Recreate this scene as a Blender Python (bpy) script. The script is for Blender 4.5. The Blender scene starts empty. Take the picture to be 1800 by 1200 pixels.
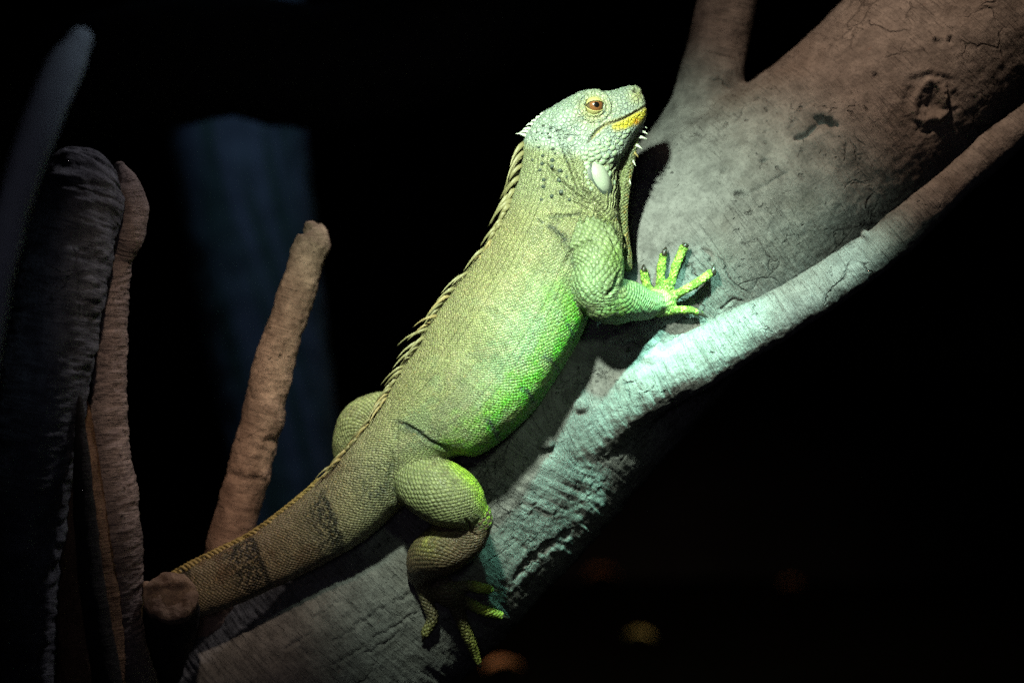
import bpy, bmesh, math, random
import numpy as np
from mathutils import Vector, Matrix, kdtree
from mathutils.bvhtree import BVHTree

random.seed(7)
rng = np.random.default_rng(7)
scene = bpy.context.scene
C = scene.collection

# ------------------------------------------------------------------ camera, light, exposure
S = 0.0005            # metres per reference pixel in the plane of the animal
D = 2.0               # camera distance to that plane


def P(px, py, d=0.0):
    """reference pixel + depth (in the same units, positive = away) -> world point"""
    f = (D + d * S) / D
    return Vector(((px - 900) * S * f, d * S, (600 - py) * S * f))


cam_data = bpy.data.cameras.new('camera')
cam = bpy.data.objects.new('camera', cam_data)
C.objects.link(cam)
cam.location = (0, -D, 0)
cam.rotation_euler = (math.radians(90), 0, 0)
cam_data.sensor_width = 36
cam_data.lens = 36 * D / (1800 * S)
cam_data.clip_start = 0.05
cam_data.clip_end = 60
cam_data.dof.use_dof = True
cam_data.dof.focus_distance = D - 0.03
cam_data.dof.aperture_fstop = 2.4
scene.camera = cam

world = bpy.data.worlds.new('World')
scene.world = world
world.use_nodes = True
world.node_tree.nodes['Background'].inputs[0].default_value = (0.004, 0.004, 0.006, 1)
world.node_tree.nodes['Background'].inputs[1].default_value = 0.25


def spot(name, at, aim, watts, color, angle, blend, radius):
    l = bpy.data.lights.new(name, 'SPOT')
    l.energy = watts
    l.color = color
    l.spot_size = math.radians(angle)
    l.spot_blend = blend
    l.shadow_soft_size = radius
    o = bpy.data.objects.new(name, l)
    C.objects.link(o)
    a, b = P(*at), P(*aim)
    o.location = a
    o.rotation_euler = (b - a).to_track_quat('-Z', 'Y').to_euler()
    return o


# lamps following the visible beams, plus added fills with no known source
spot('key_spot_lamp', (430, -1150, -1500), (1020, 570, 0), 126, (0.84, 1.0, 0.78), 38, 1.0, 0.03)
spot('mint_limb_lamp', (1750, -1400, -1000), (1205, 672, 0), 400, (0.44, 1.0, 0.76), 10.5, 1.0, 0.02)
spot('mint_branch_lamp', (1950, -1300, -1000), (1420, 552, 0), 105, (0.62, 1.0, 0.82), 12.0, 1.0, 0.02)
spot('teal_trunk_lamp', (900, -1500, -1300), (1015, 905, 30), 130, (0.32, 1.0, 0.74), 11.5, 1.0, 0.02)
spot('front_fill_lamp', (1700, -400, -1900), (900, 720, -60), 9, (0.72, 1.0, 0.66), 15, 1.0, 0.06)  # soft fill added to brighten the belly
spot('warm_flood_lamp', (1050, -1900, -900), (1590, 50, 120), 40, (1.0, 0.64, 0.44), 30, 1.0, 0.03)
spot('amber_stick_lamp', (380, -1500, -1500), (430, 790, 110), 36, (1.0, 0.74, 0.56), 19, 0.9, 0.03)
spot('pink_side_lamp', (1000, -700, 150), (170, 850, -90), 8.5, (1.0, 0.88, 0.90), 36, 0.5, 0.03)
spot('added_corner_fill', (700, -500, -1100), (90, 260, -600), 1.9, (0.72, 0.86, 1.0), 22, 0.8, 0.05)  # added only to brighten the pale branch in the corner
spot('violet_fill_lamp', (-300, 300, -3200), (900, 650, 100), 3.2, (0.80, 0.76, 1.0), 40, 0.9, 0.15)  # unseen fill added to lift the shadows towards violet
spot('added_blue_fill', (500, -1400, 1200), (420, 420, 2400), 11.0, (0.52, 0.72, 1.0), 40, 0.9, 0.1)  # added to give the far post its blue light
spot('added_ground_fill', (1500, -1800, 1500), (1100, 1100, 4200), 75, (1.0, 0.66, 0.42), 50, 0.9, 0.1)  # added to pick out the leaves on the floor

scene.view_settings.view_transform = 'Standard'
scene.view_settings.look = 'None'
scene.view_settings.exposure = 0.0
scene.view_settings.gamma = 1.0
scene.view_settings.use_curve_mapping = False
scene.cycles.use_denoising = False
scene.cycles.max_bounces = 5
scene.cycles.sample_clamp_indirect = 0.35
scene.render.film_transparent = False

# ------------------------------------------------------------------ numeric helpers
_perm = rng.permutation(256)
_perm = np.concatenate([_perm, _perm, _perm])
_grad = rng.normal(size=(256, 3))
_grad /= np.linalg.norm(_grad, axis=1)[:, None]


def pn(x, y, z=0.0):
    """3D gradient noise, about -1..1"""
    x, y, z = np.broadcast_arrays(np.asarray(x, float), np.asarray(y, float), np.asarray(z, float))
    xi, yi, zi = np.floor(x).astype(int), np.floor(y).astype(int), np.floor(z).astype(int)
    fx, fy, fz = x - xi, y - yi, z - zi
    u, v, w = [t * t * t * (t * (t * 6 - 15) + 10) for t in (fx, fy, fz)]
    xi &= 255
    yi &= 255
    zi &= 255

    def g(dx, dy, dz):
        h = _perm[_perm[_perm[xi + dx] + yi + dy] + zi + dz]
        G = _grad[h]
        return G[..., 0] * (fx - dx) + G[..., 1] * (fy - dy) + G[..., 2] * (fz - dz)
    a = g(0, 0, 0) * (1 - u) + g(1, 0, 0) * u
    b = g(0, 1, 0) * (1 - u) + g(1, 1, 0) * u
    c = g(0, 0, 1) * (1 - u) + g(1, 0, 1) * u
    d = g(0, 1, 1) * (1 - u) + g(1, 1, 1) * u
    return ((a * (1 - v) + b * v) * (1 - w) + (c * (1 - v) + d * v) * w) * 1.6


def fbm(x, y, z=0.0, o=3):
    r, a, f = 0, 1.0, 1.0
    for _ in range(o):
        r = r + a * pn(x * f + 3.1 * _, y * f, z * f)
        a *= .5
        f *= 2.03
    return r


def sstep(a, b, x):
    t = np.clip((x - a) / (b - a), 0, 1)
    return t * t * (3 - 2 * t)


def catmull(pts, n):
    """centripetal-ish Catmull-Rom through rows of pts, n samples"""
    pts = np.asarray(pts, float)
    seg = np.linalg.norm(np.diff(pts[:, :3], axis=0), axis=1) ** 0.7 + 1e-6
    t = np.concatenate([[0], np.cumsum(seg)])
    q = np.linspace(0, t[-1], n)
    m = np.zeros_like(pts)
    m[1:-1] = (pts[2:] - pts[:-2]) / (t[2:] - t[:-2])[:, None]
    m[0] = (pts[1] - pts[0]) / seg[0]
    m[-1] = (pts[-1] - pts[-2]) / seg[-1]
    i = np.clip(np.searchsorted(t, q, 'right') - 1, 0, len(seg) - 1)
    h = seg[i]
    s = ((q - t[i]) / h)[:, None]
    h = h[:, None]
    return ((2 * s**3 - 3 * s**2 + 1) * pts[i] + (s**3 - 2 * s**2 + s) * h * m[i]
            + (-2 * s**3 + 3 * s**2) * pts[i + 1] + (s**3 - s**2) * h * m[i + 1])


def poly_dist(x, y, poly):
    """distance of points to an open polyline and parameter 0..1 along it"""
    best = np.full(x.shape, 1e9)
    par = np.zeros(x.shape)
    n = len(poly) - 1
    for k in range(n):
        ax, ay = poly[k]
        bx, by = poly[k + 1]
        dx, dy = bx - ax, by - ay
        t = np.clip(((x - ax) * dx + (y - ay) * dy) / (dx * dx + dy * dy), 0, 1)
        dd = np.hypot(x - ax - t * dx, y - ay - t * dy)
        w = dd < best
        best = np.where(w, dd, best)
        par = np.where(w, (k + t) / n, par)
    return best, par


class Tube:
    """a closed lofted tube; keeps source samples with surface coordinates"""

    def __init__(self, centers, A, B, part, k=0.0, ex=1.0):
        # centers n x 3 (px,py,d); A, B n x 3 in metres: half axes
        n, m = len(centers), 56
        self.c = np.array([P(*c) for c in centers])
        th = np.linspace(0, 2 * math.pi, m, endpoint=False)
        cc, ss = np.cos(th), np.sin(th)
        cs = np.sign(cc) * np.abs(cc) ** ex
        sn = np.sign(ss) * np.abs(ss) ** ex
        sn = sn * (1 - k * cs)
        self.v = (self.c[:, None, :] + A[:, None, :] * cs[None, :, None] + B[:, None, :] * sn[None, :, None])
        self.part = part
        du = np.gradient(self.v, axis=0)
        dv = np.roll(self.v, -1, 1) - np.roll(self.v, 1, 1)
        self.tu = du / (np.linalg.norm(du, axis=2)[..., None] + 1e-9)
        self.tv = dv / (np.linalg.norm(dv, axis=2)[..., None] + 1e-9)
        L = np.concatenate([[0], np.cumsum(np.linalg.norm(np.diff(self.c, axis=0), axis=1))]) / S
        R = (np.linalg.norm(A, axis=1) + np.linalg.norm(B, axis=1)) * .5 / S
        t2 = np.where(th > math.pi, th - 2 * math.pi, th)
        # seam on the far side: th = +pi/2 is +B (away from the camera)
        t2 = np.mod(th + math.pi * 1.5, 2 * math.pi)
        self.u = np.repeat(L[:, None], m, 1)
        self.vv = R[:, None] * t2[None, :]
        self.cos = np.repeat(cs[None, :], n, 0)

    def geom(self, off):
        n, m = self.v.shape[:2]
        vs = [tuple(p) for p in self.v.reshape(-1, 3)]
        fs = []
        for i in range(n - 1):
            for j in range(m):
                j2 = (j + 1) % m
                fs.append((off + i * m + j, off + i * m + j2, off + (i + 1) * m + j2, off + (i + 1) * m + j))
        fs.append(tuple(off + j for j in range(m - 1, -1, -1)))
        fs.append(tuple(off + (n - 1) * m + j for j in range(m)))
        return vs, fs


def tube(stations, part, n=None, ratio=1.0, cap=True, ex=1.0):
    """stations (px,py,d,r): round tube with parallel-transported frame; B leans away from the camera"""
    st = np.array(stations, float)
    n = n or max(16, int(len(st) * 8))
    q = catmull(st, n)
    q[:, 3] = np.maximum(q[:, 3], 1.0)
    c = np.array([P(*r[:3]) for r in q])
    T = np.gradient(c, axis=0)
    T /= np.linalg.norm(T, axis=1)[:, None] + 1e-12
    # frame: A roughly in picture plane, B roughly along +Y
    A = np.zeros_like(c)
    prev = np.cross(T[0], [0, 1, 0])
    if np.linalg.norm(prev) < .2:
        prev = np.array([0, 0, 1.0])
    for i in range(n):
        a = prev - T[i] * np.dot(prev, T[i])
        a /= np.linalg.norm(a) + 1e-12
        A[i] = a
        prev = a
    B = np.cross(A, T)
    flip = np.sign(B[:, 1].mean() + 1e-9)
    B *= flip
    if cap:   # rounded ends: extra shrinking rings
        cs, As, Bs, rs = [], [], [], []
        r0, r1 = q[0, 3], q[-1, 3]
        for a in (80, 60, 40, 20):
            cs.append(c[0] - T[0] * r0 * S * math.sin(math.radians(a)))
            rs.append(r0 * math.cos(math.radians(a)))
            As.append(A[0])
            Bs.append(B[0])
        for i in range(n):
            cs.append(c[i]); rs.append(q[i, 3]); As.append(A[i]); Bs.append(B[i])
        for a in (20, 40, 60, 80):
            cs.append(c[-1] + T[-1] * r1 * S * math.sin(math.radians(a)))
            rs.append(r1 * math.cos(math.radians(a)))
            As.append(A[-1])
            Bs.append(B[-1])
        c, A, B, r = np.array(cs), np.array(As), np.array(Bs), np.array(rs)
    else:
        r = q[:, 3]
    f = (D + c[:, 1]) / D
    r = r * S * f
    t = Tube.__new__(Tube)
    inv = [((p[0] / (S * ff)) + 900, 600 - p[2] / (S * ff), p[1] / S) for p, ff in zip(c, f)]
    Tube.__init__(t, inv, A * r[:, None], B * (r * ratio)[:, None], part, 0.0, ex)
    return t


def union(tubes, voxel_px, name):
    """boolean-like union of closed lofts: voxel remesh; returns a new mesh datablock"""
    vs, fs = [], []
    for t in tubes:
        v, f = t.geom(len(vs))
        vs += v
        fs += f
    me = bpy.data.meshes.new(name + '_src')
    me.from_pydata(vs, [], fs)
    bm = bmesh.new()
    bm.from_mesh(me)
    bmesh.ops.recalc_face_normals(bm, faces=bm.faces)
    bm.to_mesh(me)
    bm.free()
    ob = bpy.data.objects.new(name + '_src', me)
    C.objects.link(ob)
    md = ob.modifiers.new('r', 'REMESH')
    md.mode = 'VOXEL'
    md.voxel_size = voxel_px * S
    md.adaptivity = 0
    dg = bpy.context.evaluated_depsgraph_get()
    out = bpy.data.meshes.new_from_object(ob.evaluated_get(dg))
    bpy.data.objects.remove(ob)
    bpy.data.meshes.remove(me)
    out.name = name
    return out


def get_co(me):
    a = np.empty(len(me.vertices) * 3)
    me.vertices.foreach_get('co', a)
    return a.reshape(-1, 3)


def set_co(me, a):
    me.vertices.foreach_set('co', np.ascontiguousarray(a, dtype=np.float32).ravel())
    me.update()


def get_no(me):
    a = np.empty(len(me.vertices) * 3, dtype=np.float32)
    me.vertices.foreach_get('normal', a)
    return a.reshape(-1, 3).astype(float)


def get_edges(me):
    e = np.empty(len(me.edges) * 2, dtype=np.int32)
    me.edges.foreach_get('vertices', e)
    return e.reshape(-1, 2)


def smooth(co, e, it, w=0.5):
    n = len(co)
    deg = np.bincount(e[:, 0], minlength=n) + np.bincount(e[:, 1], minlength=n)
    deg = np.maximum(deg, 1)
    w = np.broadcast_to(np.asarray(w, float), (n,))
    for _ in range(it):
        avg = np.empty_like(co)
        for k in range(3):
            avg[:, k] = (np.bincount(e[:, 0], co[e[:, 1], k], n) + np.bincount(e[:, 1], co[e[:, 0], k], n)) / deg
        co = co + (avg - co) * w[:, None]
    return co


def to_px(co):
    f = (D + co[:, 1]) / D
    return co[:, 0] / (S * f) + 900, 600 - co[:, 2] / (S * f), co[:, 1] / S


def surface_coords(co, tubes):
    """nearest loft sample -> (u, v, cos, part) for every vertex"""
    pos, U, V, TU, TV, CO, PT = [], [], [], [], [], [], []
    for t in tubes:
        pos.append(t.v.reshape(-1, 3))
        U.append(t.u.ravel()); V.append(t.vv.ravel())
        TU.append(t.tu.reshape(-1, 3)); TV.append(t.tv.reshape(-1, 3))
        CO.append(t.cos.ravel())
        PT.append(np.full(t.u.size, t.part))
    pos, U, V, TU, TV, CO, PT = [np.concatenate(x) for x in (pos, U, V, TU, TV, CO, PT)]
    kd = kdtree.KDTree(len(pos))
    for i, p in enumerate(pos):
        kd.insert(p, i)
    kd.balance()
    find = kd.find
    idx = np.array([find(p)[1] for p in co])
    dlt = (co - pos[idx]) / S
    u = U[idx] + np.einsum('ij,ij->i', dlt, TU[idx])
    v = V[idx] + np.einsum('ij,ij->i', dlt, TV[idx])
    return u, v, CO[idx], PT[idx]


def attr_vec(me, name, arr):
    a = me.attributes.new(name, 'FLOAT_VECTOR', 'POINT')
    a.data.foreach_set('vector', np.ascontiguousarray(arr, dtype=np.float32).ravel())


def attr_col(me, name, arr):
    a = me.attributes.new(name, 'FLOAT_COLOR', 'POINT')
    b = np.ones((len(arr), 4), dtype=np.float32)
    b[:, :arr.shape[1]] = arr
    a.data.foreach_set('color', b.ravel())


def attr_f(me, name, arr):
    a = me.attributes.new(name, 'FLOAT', 'POINT')
    a.data.foreach_set('value', np.ascontiguousarray(arr, dtype=np.float32))


def lin(r, g, b):
    def f(c):
        c /= 255.0
        return c / 12.92 if c <= 0.04045 else ((c + 0.055) / 1.055) ** 2.4
    return np.array([f(r), f(g), f(b)])


# ------------------------------------------------------------------ materials
class NT:
    def __init__(self, name):
        self.m = bpy.data.materials.new(name)
        self.m.use_nodes = True
        self.t = self.m.node_tree
        self.b = self.t.nodes['Principled BSDF']

    def n(self, kind, **kw):
        x = self.t.nodes.new(kind)
        for k, v in kw.items():
            setattr(x, k, v)
        return x

    def link(self, a, b):
        self.t.links.new(a, b)

    def math(self, op, a, b=None, clamp=False):
        x = self.n('ShaderNodeMath', operation=op, use_clamp=clamp)
        for i, s in enumerate((a, b)):
            if s is None:
                continue
            if hasattr(s, 'is_output'):
                self.link(s, x.inputs[i])
            else:
                x.inputs[i].default_value = s
        return x.outputs[0]

    def mix(self, fac, a, b, mode='MIX'):
        x = self.n('ShaderNodeMix', data_type='RGBA', blend_type=mode)
        for s, i in ((fac, 0), (a, 6), (b, 7)):
            if hasattr(s, 'is_output'):
                self.link(s, x.inputs[i])
            elif i == 0:
                x.inputs[0].default_value = s
            else:
                x.inputs[i].default_value = (*s, 1)
        return x.outputs[2]

    def noise(self, vec, scale, detail=3, rough=0.5, dist=0.0):
        x = self.n('ShaderNodeTexNoise')
        x.inputs['Scale'].default_value = scale
        x.inputs['Detail'].default_value = detail
        x.inputs['Roughness'].default_value = rough
        x.inputs['Distortion'].default_value = dist
        if vec is not None:
            self.link(vec, x.inputs['Vector'])
        return x.outputs['Fac']

    def ramp(self, fac, p0, p1, c0=0.0, c1=1.0):
        x = self.n('ShaderNodeMapRange', interpolation_type='SMOOTHSTEP')
        self.link(fac, x.inputs[0])
        for i, v in enumerate((p0, p1, c0, c1)):
            x.inputs[i + 1].default_value = v
        return x.outputs[0]

    def mapping(self, vec, scale):
        x = self.n('ShaderNodeMapping')
        self.link(vec, x.inputs[0])
        x.inputs['Scale'].default_value = scale
        return x.outputs[0]

    def attr(self, name):
        return self.n('ShaderNodeAttribute', attribute_name=name)

    def bump(self, height, dist, strength=1.0, prev=None):
        x = self.n('ShaderNodeBump')
        x.inputs['Strength'].default_value = strength
        x.inputs['Distance'].default_value = dist
        self.link(height, x.inputs['Height'])
        if prev is not None:
            self.link(prev, x.inputs['Normal'])
        return x.outputs[0]


def plain(name, col, rough=0.6, grain=0.15, scale=400, spec=0.4, bump=0.0003):
    k = NT(name)
    tc = k.n('ShaderNodeTexCoord').outputs['Object']
    f = k.noise(tc, scale, 4, .6)
    c = np.array(col)
    k.link(k.mix(f, tuple(c * (1 - grain)), tuple(np.minimum(c * (1 + grain), 1))), k.b.inputs['Base Color'])
    k.b.inputs['Roughness'].default_value = rough
    k.b.inputs['Specular IOR Level'].default_value = spec
    k.link(k.bump(f, bump, 0.6), k.b.inputs['Normal'])
    return k.m


def wood(name, c0, c1, stain, streak=1.0, pit=1.0):
    """weathered sculpted wood, 'suv' = (along, around) in pixels"""
    k = NT(name)
    tc = k.n('ShaderNodeTexCoord').outputs['Object']
    uv = k.attr('suv').outputs['Vector']
    big = k.noise(tc, 9, 4, .6)
    med = k.noise(tc, 55, 5, .65)
    fine = k.noise(tc, 420, 4, .7)
    streaks = k.noise(k.mapping(uv, (0.17, 0.016, 1)), 1.0, 6, .68, .9)
    streaks2 = k.noise(k.mapping(uv, (0.07, 0.012, 1)), 1.0, 3, .5, .6)
    col = k.mix(k.ramp(med, .3, .7), c0, c1)
    col = k.mix(k.ramp(big, .45, .68, 0, .7), col, stain)
    col = k.mix(k.ramp(streaks, .5, .78, 0, .35), col, tuple(np.array(c1) * 1.35))
    col = k.mix(k.ramp(k.noise(tc, 24, 4, .6), .55, .72, 0, .25), col, tuple(np.minimum(np.array(c1) * 1.25, .9)))
    col = k.mix(k.ramp(fine, .52, .35, 0, .4), col, tuple(np.array(c0) * .45))
    # small rust flecks
    fleck = k.noise(k.mapping(uv, (0.02, 0.08, 1)), 1.0, 4, .7)
    col = k.mix(k.ramp(fleck, .66, .74, 0, .35), col, (.20, .09, .06))
    k.link(col, k.b.inputs['Base Color'])
    k.b.inputs['Roughness'].default_value = .82
    k.b.inputs['Specular IOR Level'].default_value = .25
    pits = k.ramp(k.noise(tc, 130, 3, .55, .5), .62, .74)
    pits = k.math('MULTIPLY', pits, k.ramp(k.noise(tc, 16, 3), .48, .60))
    vor = k.n('ShaderNodeTexVoronoi', feature='DISTANCE_TO_EDGE')
    vor.inputs['Scale'].default_value = 26
    wob = k.n('ShaderNodeVectorMath', operation='ADD')
    k.link(tc, wob.inputs[0])
    nz = k.n('ShaderNodeTexNoise'); nz.inputs['Scale'].default_value = 40; nz.inputs['Detail'].default_value = 4
    k.link(tc, nz.inputs['Vector'])
    sc = k.n('ShaderNodeVectorMath', operation='SCALE'); sc.inputs['Scale'].default_value = .03
    k.link(nz.outputs['Color'], sc.inputs[0]); k.link(sc.outputs[0], wob.inputs[1])
    k.link(wob.outputs[0], vor.inputs['Vector'])
    crk = k.math('MULTIPLY', k.ramp(vor.outputs['Distance'], .04, .0), k.ramp(k.noise(tc, 11, 2), .60, .68))
    pits = k.math('MAXIMUM', pits, k.math('MULTIPLY', crk, .8))
    scr = k.ramp(k.noise(k.mapping(uv, (0.30, 0.014, 1)), 1.0, 2, .5, .5), .585, .68)
    scr = k.math('MULTIPLY', scr, k.ramp(k.noise(tc, 10, 2), .42, .58))
    pits = k.math('MAXIMUM', pits, k.math('MULTIPLY', scr, .3 * min(streak, 1)))
    dk_ = k.mix(k.math('MULTIPLY', pits, .45), col, tuple(np.array(c0) * .35))
    k.link(dk_, k.b.inputs['Base Color'])
    smask = k.ramp(k.noise(tc, 7, 2), .40, .60, .25, 1.0)
    nb = k.bump(k.math('MULTIPLY', streaks, smask), .0030 * streak, .9)
    nb = k.bump(k.math('MULTIPLY', streaks2, smask), .0035 * streak, .7, nb)
    nb = k.bump(med, .004, .7, nb)
    nb = k.bump(fine, .0008, .7, nb)
    nb = k.bump(k.math('SUBTRACT', 1.0, pits), .0018 * pit, .9, nb)
    k.link(nb, k.b.inputs['Normal'])
    return k.m


MAT = {}
MAT['trunk'] = wood('weathered_grey_wood', (.096, .097, .094), (.196, .199, .193), (.124, .115, .104), .95, 1.7)
MAT['stick'] = wood('brown_bark', (.16, .105, .075), (.36, .25, .185), (.10, .06, .042), .6, 1.4)
MAT['pink_trunk'] = wood('pinkish_grey_bark', (.13, .105, .10), (.26, .215, .20), (.10, .085, .08), 1.5)
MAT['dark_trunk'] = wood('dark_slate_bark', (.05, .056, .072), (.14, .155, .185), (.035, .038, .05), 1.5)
MAT['pale_branch'] = plain('pale_blue_grey_bark', (.34, .38, .42), 1.0, .4, 25, .0, .0)
MAT['brown_stem'] = wood('rusty_brown_bark', (.12, .07, .04), (.22, .135, .08), (.08, .05, .03), .8)
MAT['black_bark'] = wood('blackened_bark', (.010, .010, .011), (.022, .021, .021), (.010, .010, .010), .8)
MAT['stub_end'] = wood('cut_wood', (.15, .10, .075), (.30, .22, .155), (.10, .06, .045), .3)
MAT['spine'] = plain('crest_horn', lin(120, 116, 80), .5, .25, 900, .4)
MAT['spine_tan'] = plain('crest_horn_tan', lin(138, 124, 82), .55, .3, 500, .35)
MAT['spine_tail'] = plain('crest_horn_yellow', lin(138, 124, 74), .5, .25, 900, .4)
MAT['spike_white'] = plain('pale_horn', lin(190, 200, 180), .4, .12, 900, .5)
MAT['tubercle'] = plain('slate_scale', lin(62, 72, 62), .5, .2, 900, .4)
MAT['claw'] = plain('dark_claw', lin(42, 38, 30), .35, .3, 900, .5)
MAT['jowl'] = plain('pale_jowl_scale', lin(138, 156, 128), .5, .14, 700, .45)
MAT['shield'] = plain('pale_shield_scale', lin(146, 156, 138), .42, .2, 160, .4)
MAT['lid'] = plain('eyelid_skin', lin(172, 168, 108), .55, .15, 900, .4)
MAT['pupil'] = plain('pupil_black', (.004, .004, .004), .2, 0, 100, .6, 0)
MAT['iris'] = plain('iris_amber', lin(122, 80, 46), .2, .55, 1800, .6, 0)
MAT['iris_rim'] = plain('iris_pale_rim', lin(96, 84, 60), .10, .4, 900, .6, 0)

# ------------------------------------------------------------------ object helpers


def link(ob, parent=None):
    C.objects.link(ob)
    if parent is not None:
        ob.parent = parent
    return ob


def tag(o, label, cat=None, group=None, kind=None):
    o['label'] = label
    if cat:
        o['category'] = cat
    if group:
        o['group'] = group
    if kind:
        o['kind'] = kind
    return o


def mesh_obj(name, me, mat, parent=None):
    me.materials.clear()
    me.materials.append(mat)
    for p in me.polygons:
        pass
    me.polygons.foreach_set('use_smooth', np.ones(len(me.polygons), dtype=bool))
    ob = bpy.data.objects.new(name, me)
    return link(ob, parent)


def grid_tube(name, stations, mat, disp=None, n=160, m=72, parent=None, ratio=1.0, cap=True):
    """free standing bark tube with displaced surface"""
    t = tube(stations, 0, n, ratio, cap)
    N, M = t.v.shape[:2]
    v = t.v.reshape(-1, 3).copy()
    cen = np.repeat(t.c[:, None, :], M, 1).reshape(-1, 3)
    dirn = v - cen
    rad = np.linalg.norm(dirn, axis=1)[:, None] + 1e-9
    if disp is not None:
        X, Y, Z = to_px(v)
        amp = disp(X, Y, Z, t.u.ravel(), t.vv.ravel()) * S
        v = v + dirn / rad * (amp * np.clip(rad[:, 0] / (8 * S), 0, 1))[:, None]
    fs = []
    for i in range(N - 1):
        for j in range(M):
            j2 = (j + 1) % M
            fs.append((i * M + j, i * M + j2, (i + 1) * M + j2, (i + 1) * M + j))
    fs.append(tuple(range(M - 1, -1, -1)))
    fs.append(tuple((N - 1) * M + j for j in range(M)))
    me = bpy.data.meshes.new(name)
    me.from_pydata([tuple(p) for p in v], [], fs)
    bm = bmesh.new(); bm.from_mesh(me)
    bmesh.ops.recalc_face_normals(bm, faces=bm.faces)
    bm.to_mesh(me); bm.free()
    attr_vec(me, 'suv', np.stack([t.u.ravel(), t.vv.ravel(), np.zeros(N * M)], 1))
    return mesh_obj(name, me, mat, parent)


# ------------------------------------------------------------------ the setting: ground and rear wall
def sheet(name, fn, nx, ny, mat, label):
    vs = [fn(i / (nx - 1), j / (ny - 1)) for j in range(ny) for i in range(nx)]
    fs = [(j * nx + i, j * nx + i + 1, (j + 1) * nx + i + 1, (j + 1) * nx + i) for j in range(ny - 1) for i in range(nx - 1)]
    me = bpy.data.meshes.new(name)
    me.from_pydata(vs, [], fs)
    o = mesh_obj(name, me, mat)
    o['kind'] = 'structure'
    o['label'] = label
    return o


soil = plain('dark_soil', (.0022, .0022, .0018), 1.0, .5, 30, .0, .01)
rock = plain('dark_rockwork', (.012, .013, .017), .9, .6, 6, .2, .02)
GZ = -0.56


def ground_fn(a, b):
    x, y = -2.6 + 5.2 * a, -1.2 + 4.6 * b
    return (x, y, GZ + .012 * float(pn(x * 3, y * 3, .3)) + .004 * float(pn(x * 11, y * 11, .7)))


def wall_fn(a, b):
    x, z = -2.6 + 5.2 * a, -0.7 + 3.0 * b
    return (x, 3.3 + .12 * float(pn(x * 1.3, z * 1.3, 5)) + .04 * float(pn(x * 4, z * 4, 9)), z)


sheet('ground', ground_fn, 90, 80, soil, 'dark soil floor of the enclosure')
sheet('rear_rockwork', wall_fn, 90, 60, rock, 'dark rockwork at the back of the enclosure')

# ------------------------------------------------------------------ the big climbing trunk
trunk_t = tube([(405, 1340, 250, 222), (478, 1260, 250, 218), (588, 1138, 248, 208), (722, 1003, 246, 199),
                (850, 870, 246, 198), (970, 725, 248, 204), (1075, 590, 250, 212), (1190, 478, 248, 208),
                (1330, 370, 248, 196), (1465, 270, 250, 188), (1590, 165, 255, 190), (1720, 40, 265, 200),
                (1830, -75, 275, 208)], 0, 150)
limb_t = tube([(860, 905, 190, 128), (925, 815, 160, 130), (985, 738, 135, 122), (1050, 712, 108, 96), (1115, 686, 75, 68),
               (1190, 653, 52, 54), (1285, 601, 38, 48), (1400, 532, 30, 43), (1520, 455, 24, 38),
               (1620, 374, 20, 34), (1710, 295, 14, 31), (1860, 164, 3, 29)], 1, 120)
up_t = tube([(1215, 300, 270, 110), (1230, 240, 275, 84), (1243, 180, 282, 65), (1256, 110, 290, 56),
             (1272, 40, 296, 51), (1288, -60, 300, 48)], 2, 60)
TT = [trunk_t, limb_t, up_t]
tm = union(TT, 3.4, 'trunk')
co = get_co(tm)
e = get_edges(tm)
X, Y, Z = to_px(co)
w = np.zeros(len(co))
for (jx, jy, jr) in ((1090, 640, 120), (1000, 800, 150), (1150, 720, 110), (1225, 205, 75), (1200, 230, 80), (1310, 180, 50)):
    w = np.maximum(w, np.exp(-((X - jx) ** 2 + (Y - jy) ** 2) / jr ** 2))
co = smooth(co, e, 34, .7 * np.clip(w * 1.4, 0, 1))
co = smooth(co, e, 2, .5)
u, v, cs, pt = surface_coords(co, TT)
set_co(tm, co)
no = get_no(tm)
X, Y, Z = to_px(co)
front = (no[:, 1] < .25)
h = 5.0 * pn(X / 130, Y / 130, Z / 130) + 2.2 * pn(X / 48, Y / 48, Z / 48) + .9 * fbm(X / 15, Y / 15, Z / 15)
lower = sstep(500, 900, Y) * 1.0 + .35
h += lower * (.9 * fbm(u / 7.0, v / 150, .5) + 1.2 * fbm(u / 16.0, v / 200, 2.5))
h += -2.2 * sstep(.42, .8, pn(u / 9, v / 70, 7.7)) * lower


def gouge(poly, wd, dp, lip=0.0, jag=3.0):
    pa = np.array(poly)
    m = np.nonzero((X > pa[:, 0].min() - 30) & (X < pa[:, 0].max() + 30) & (Y > pa[:, 1].min() - 30) & (Y < pa[:, 1].max() + 30) & front)[0]
    x_, y_ = X[m], Y[m]
    jx = x_ + jag * pn(x_ / 11, y_ / 11, 1.1)
    jy = y_ + jag * pn(x_ / 11, y_ / 11, 8.1)
    d, t = poly_dist(jx, jy, poly)
    taper = np.sqrt(np.clip(np.minimum(t, 1 - t) * 6, .12, 1))
    g = np.exp(-(d / (wd * taper)) ** 2 * 1.2)
    h[m] -= dp * g
    if lip:
        h[m] += lip * np.exp(-((d - wd * 2.2) / (wd * 1.2)) ** 2)


def button(x, y, r, ht, ring=True):
    m = np.nonzero((np.abs(X - x) < r * 3) & (np.abs(Y - y) < r * 3) & front)[0]
    x_, y_ = X[m], Y[m]
    d = np.hypot(x_ - x, y_ - y) + 1.5 * pn(x_ / 9, y_ / 9, 3.3)
    h[m] += ht * sstep(r, r * .55, d)
    if ring:
        h[m] -= ht * .9 * np.exp(-((x_ - x) ** 2 + (y_ - y - r * .9) ** 2) / (r * .55) ** 2)


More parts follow.
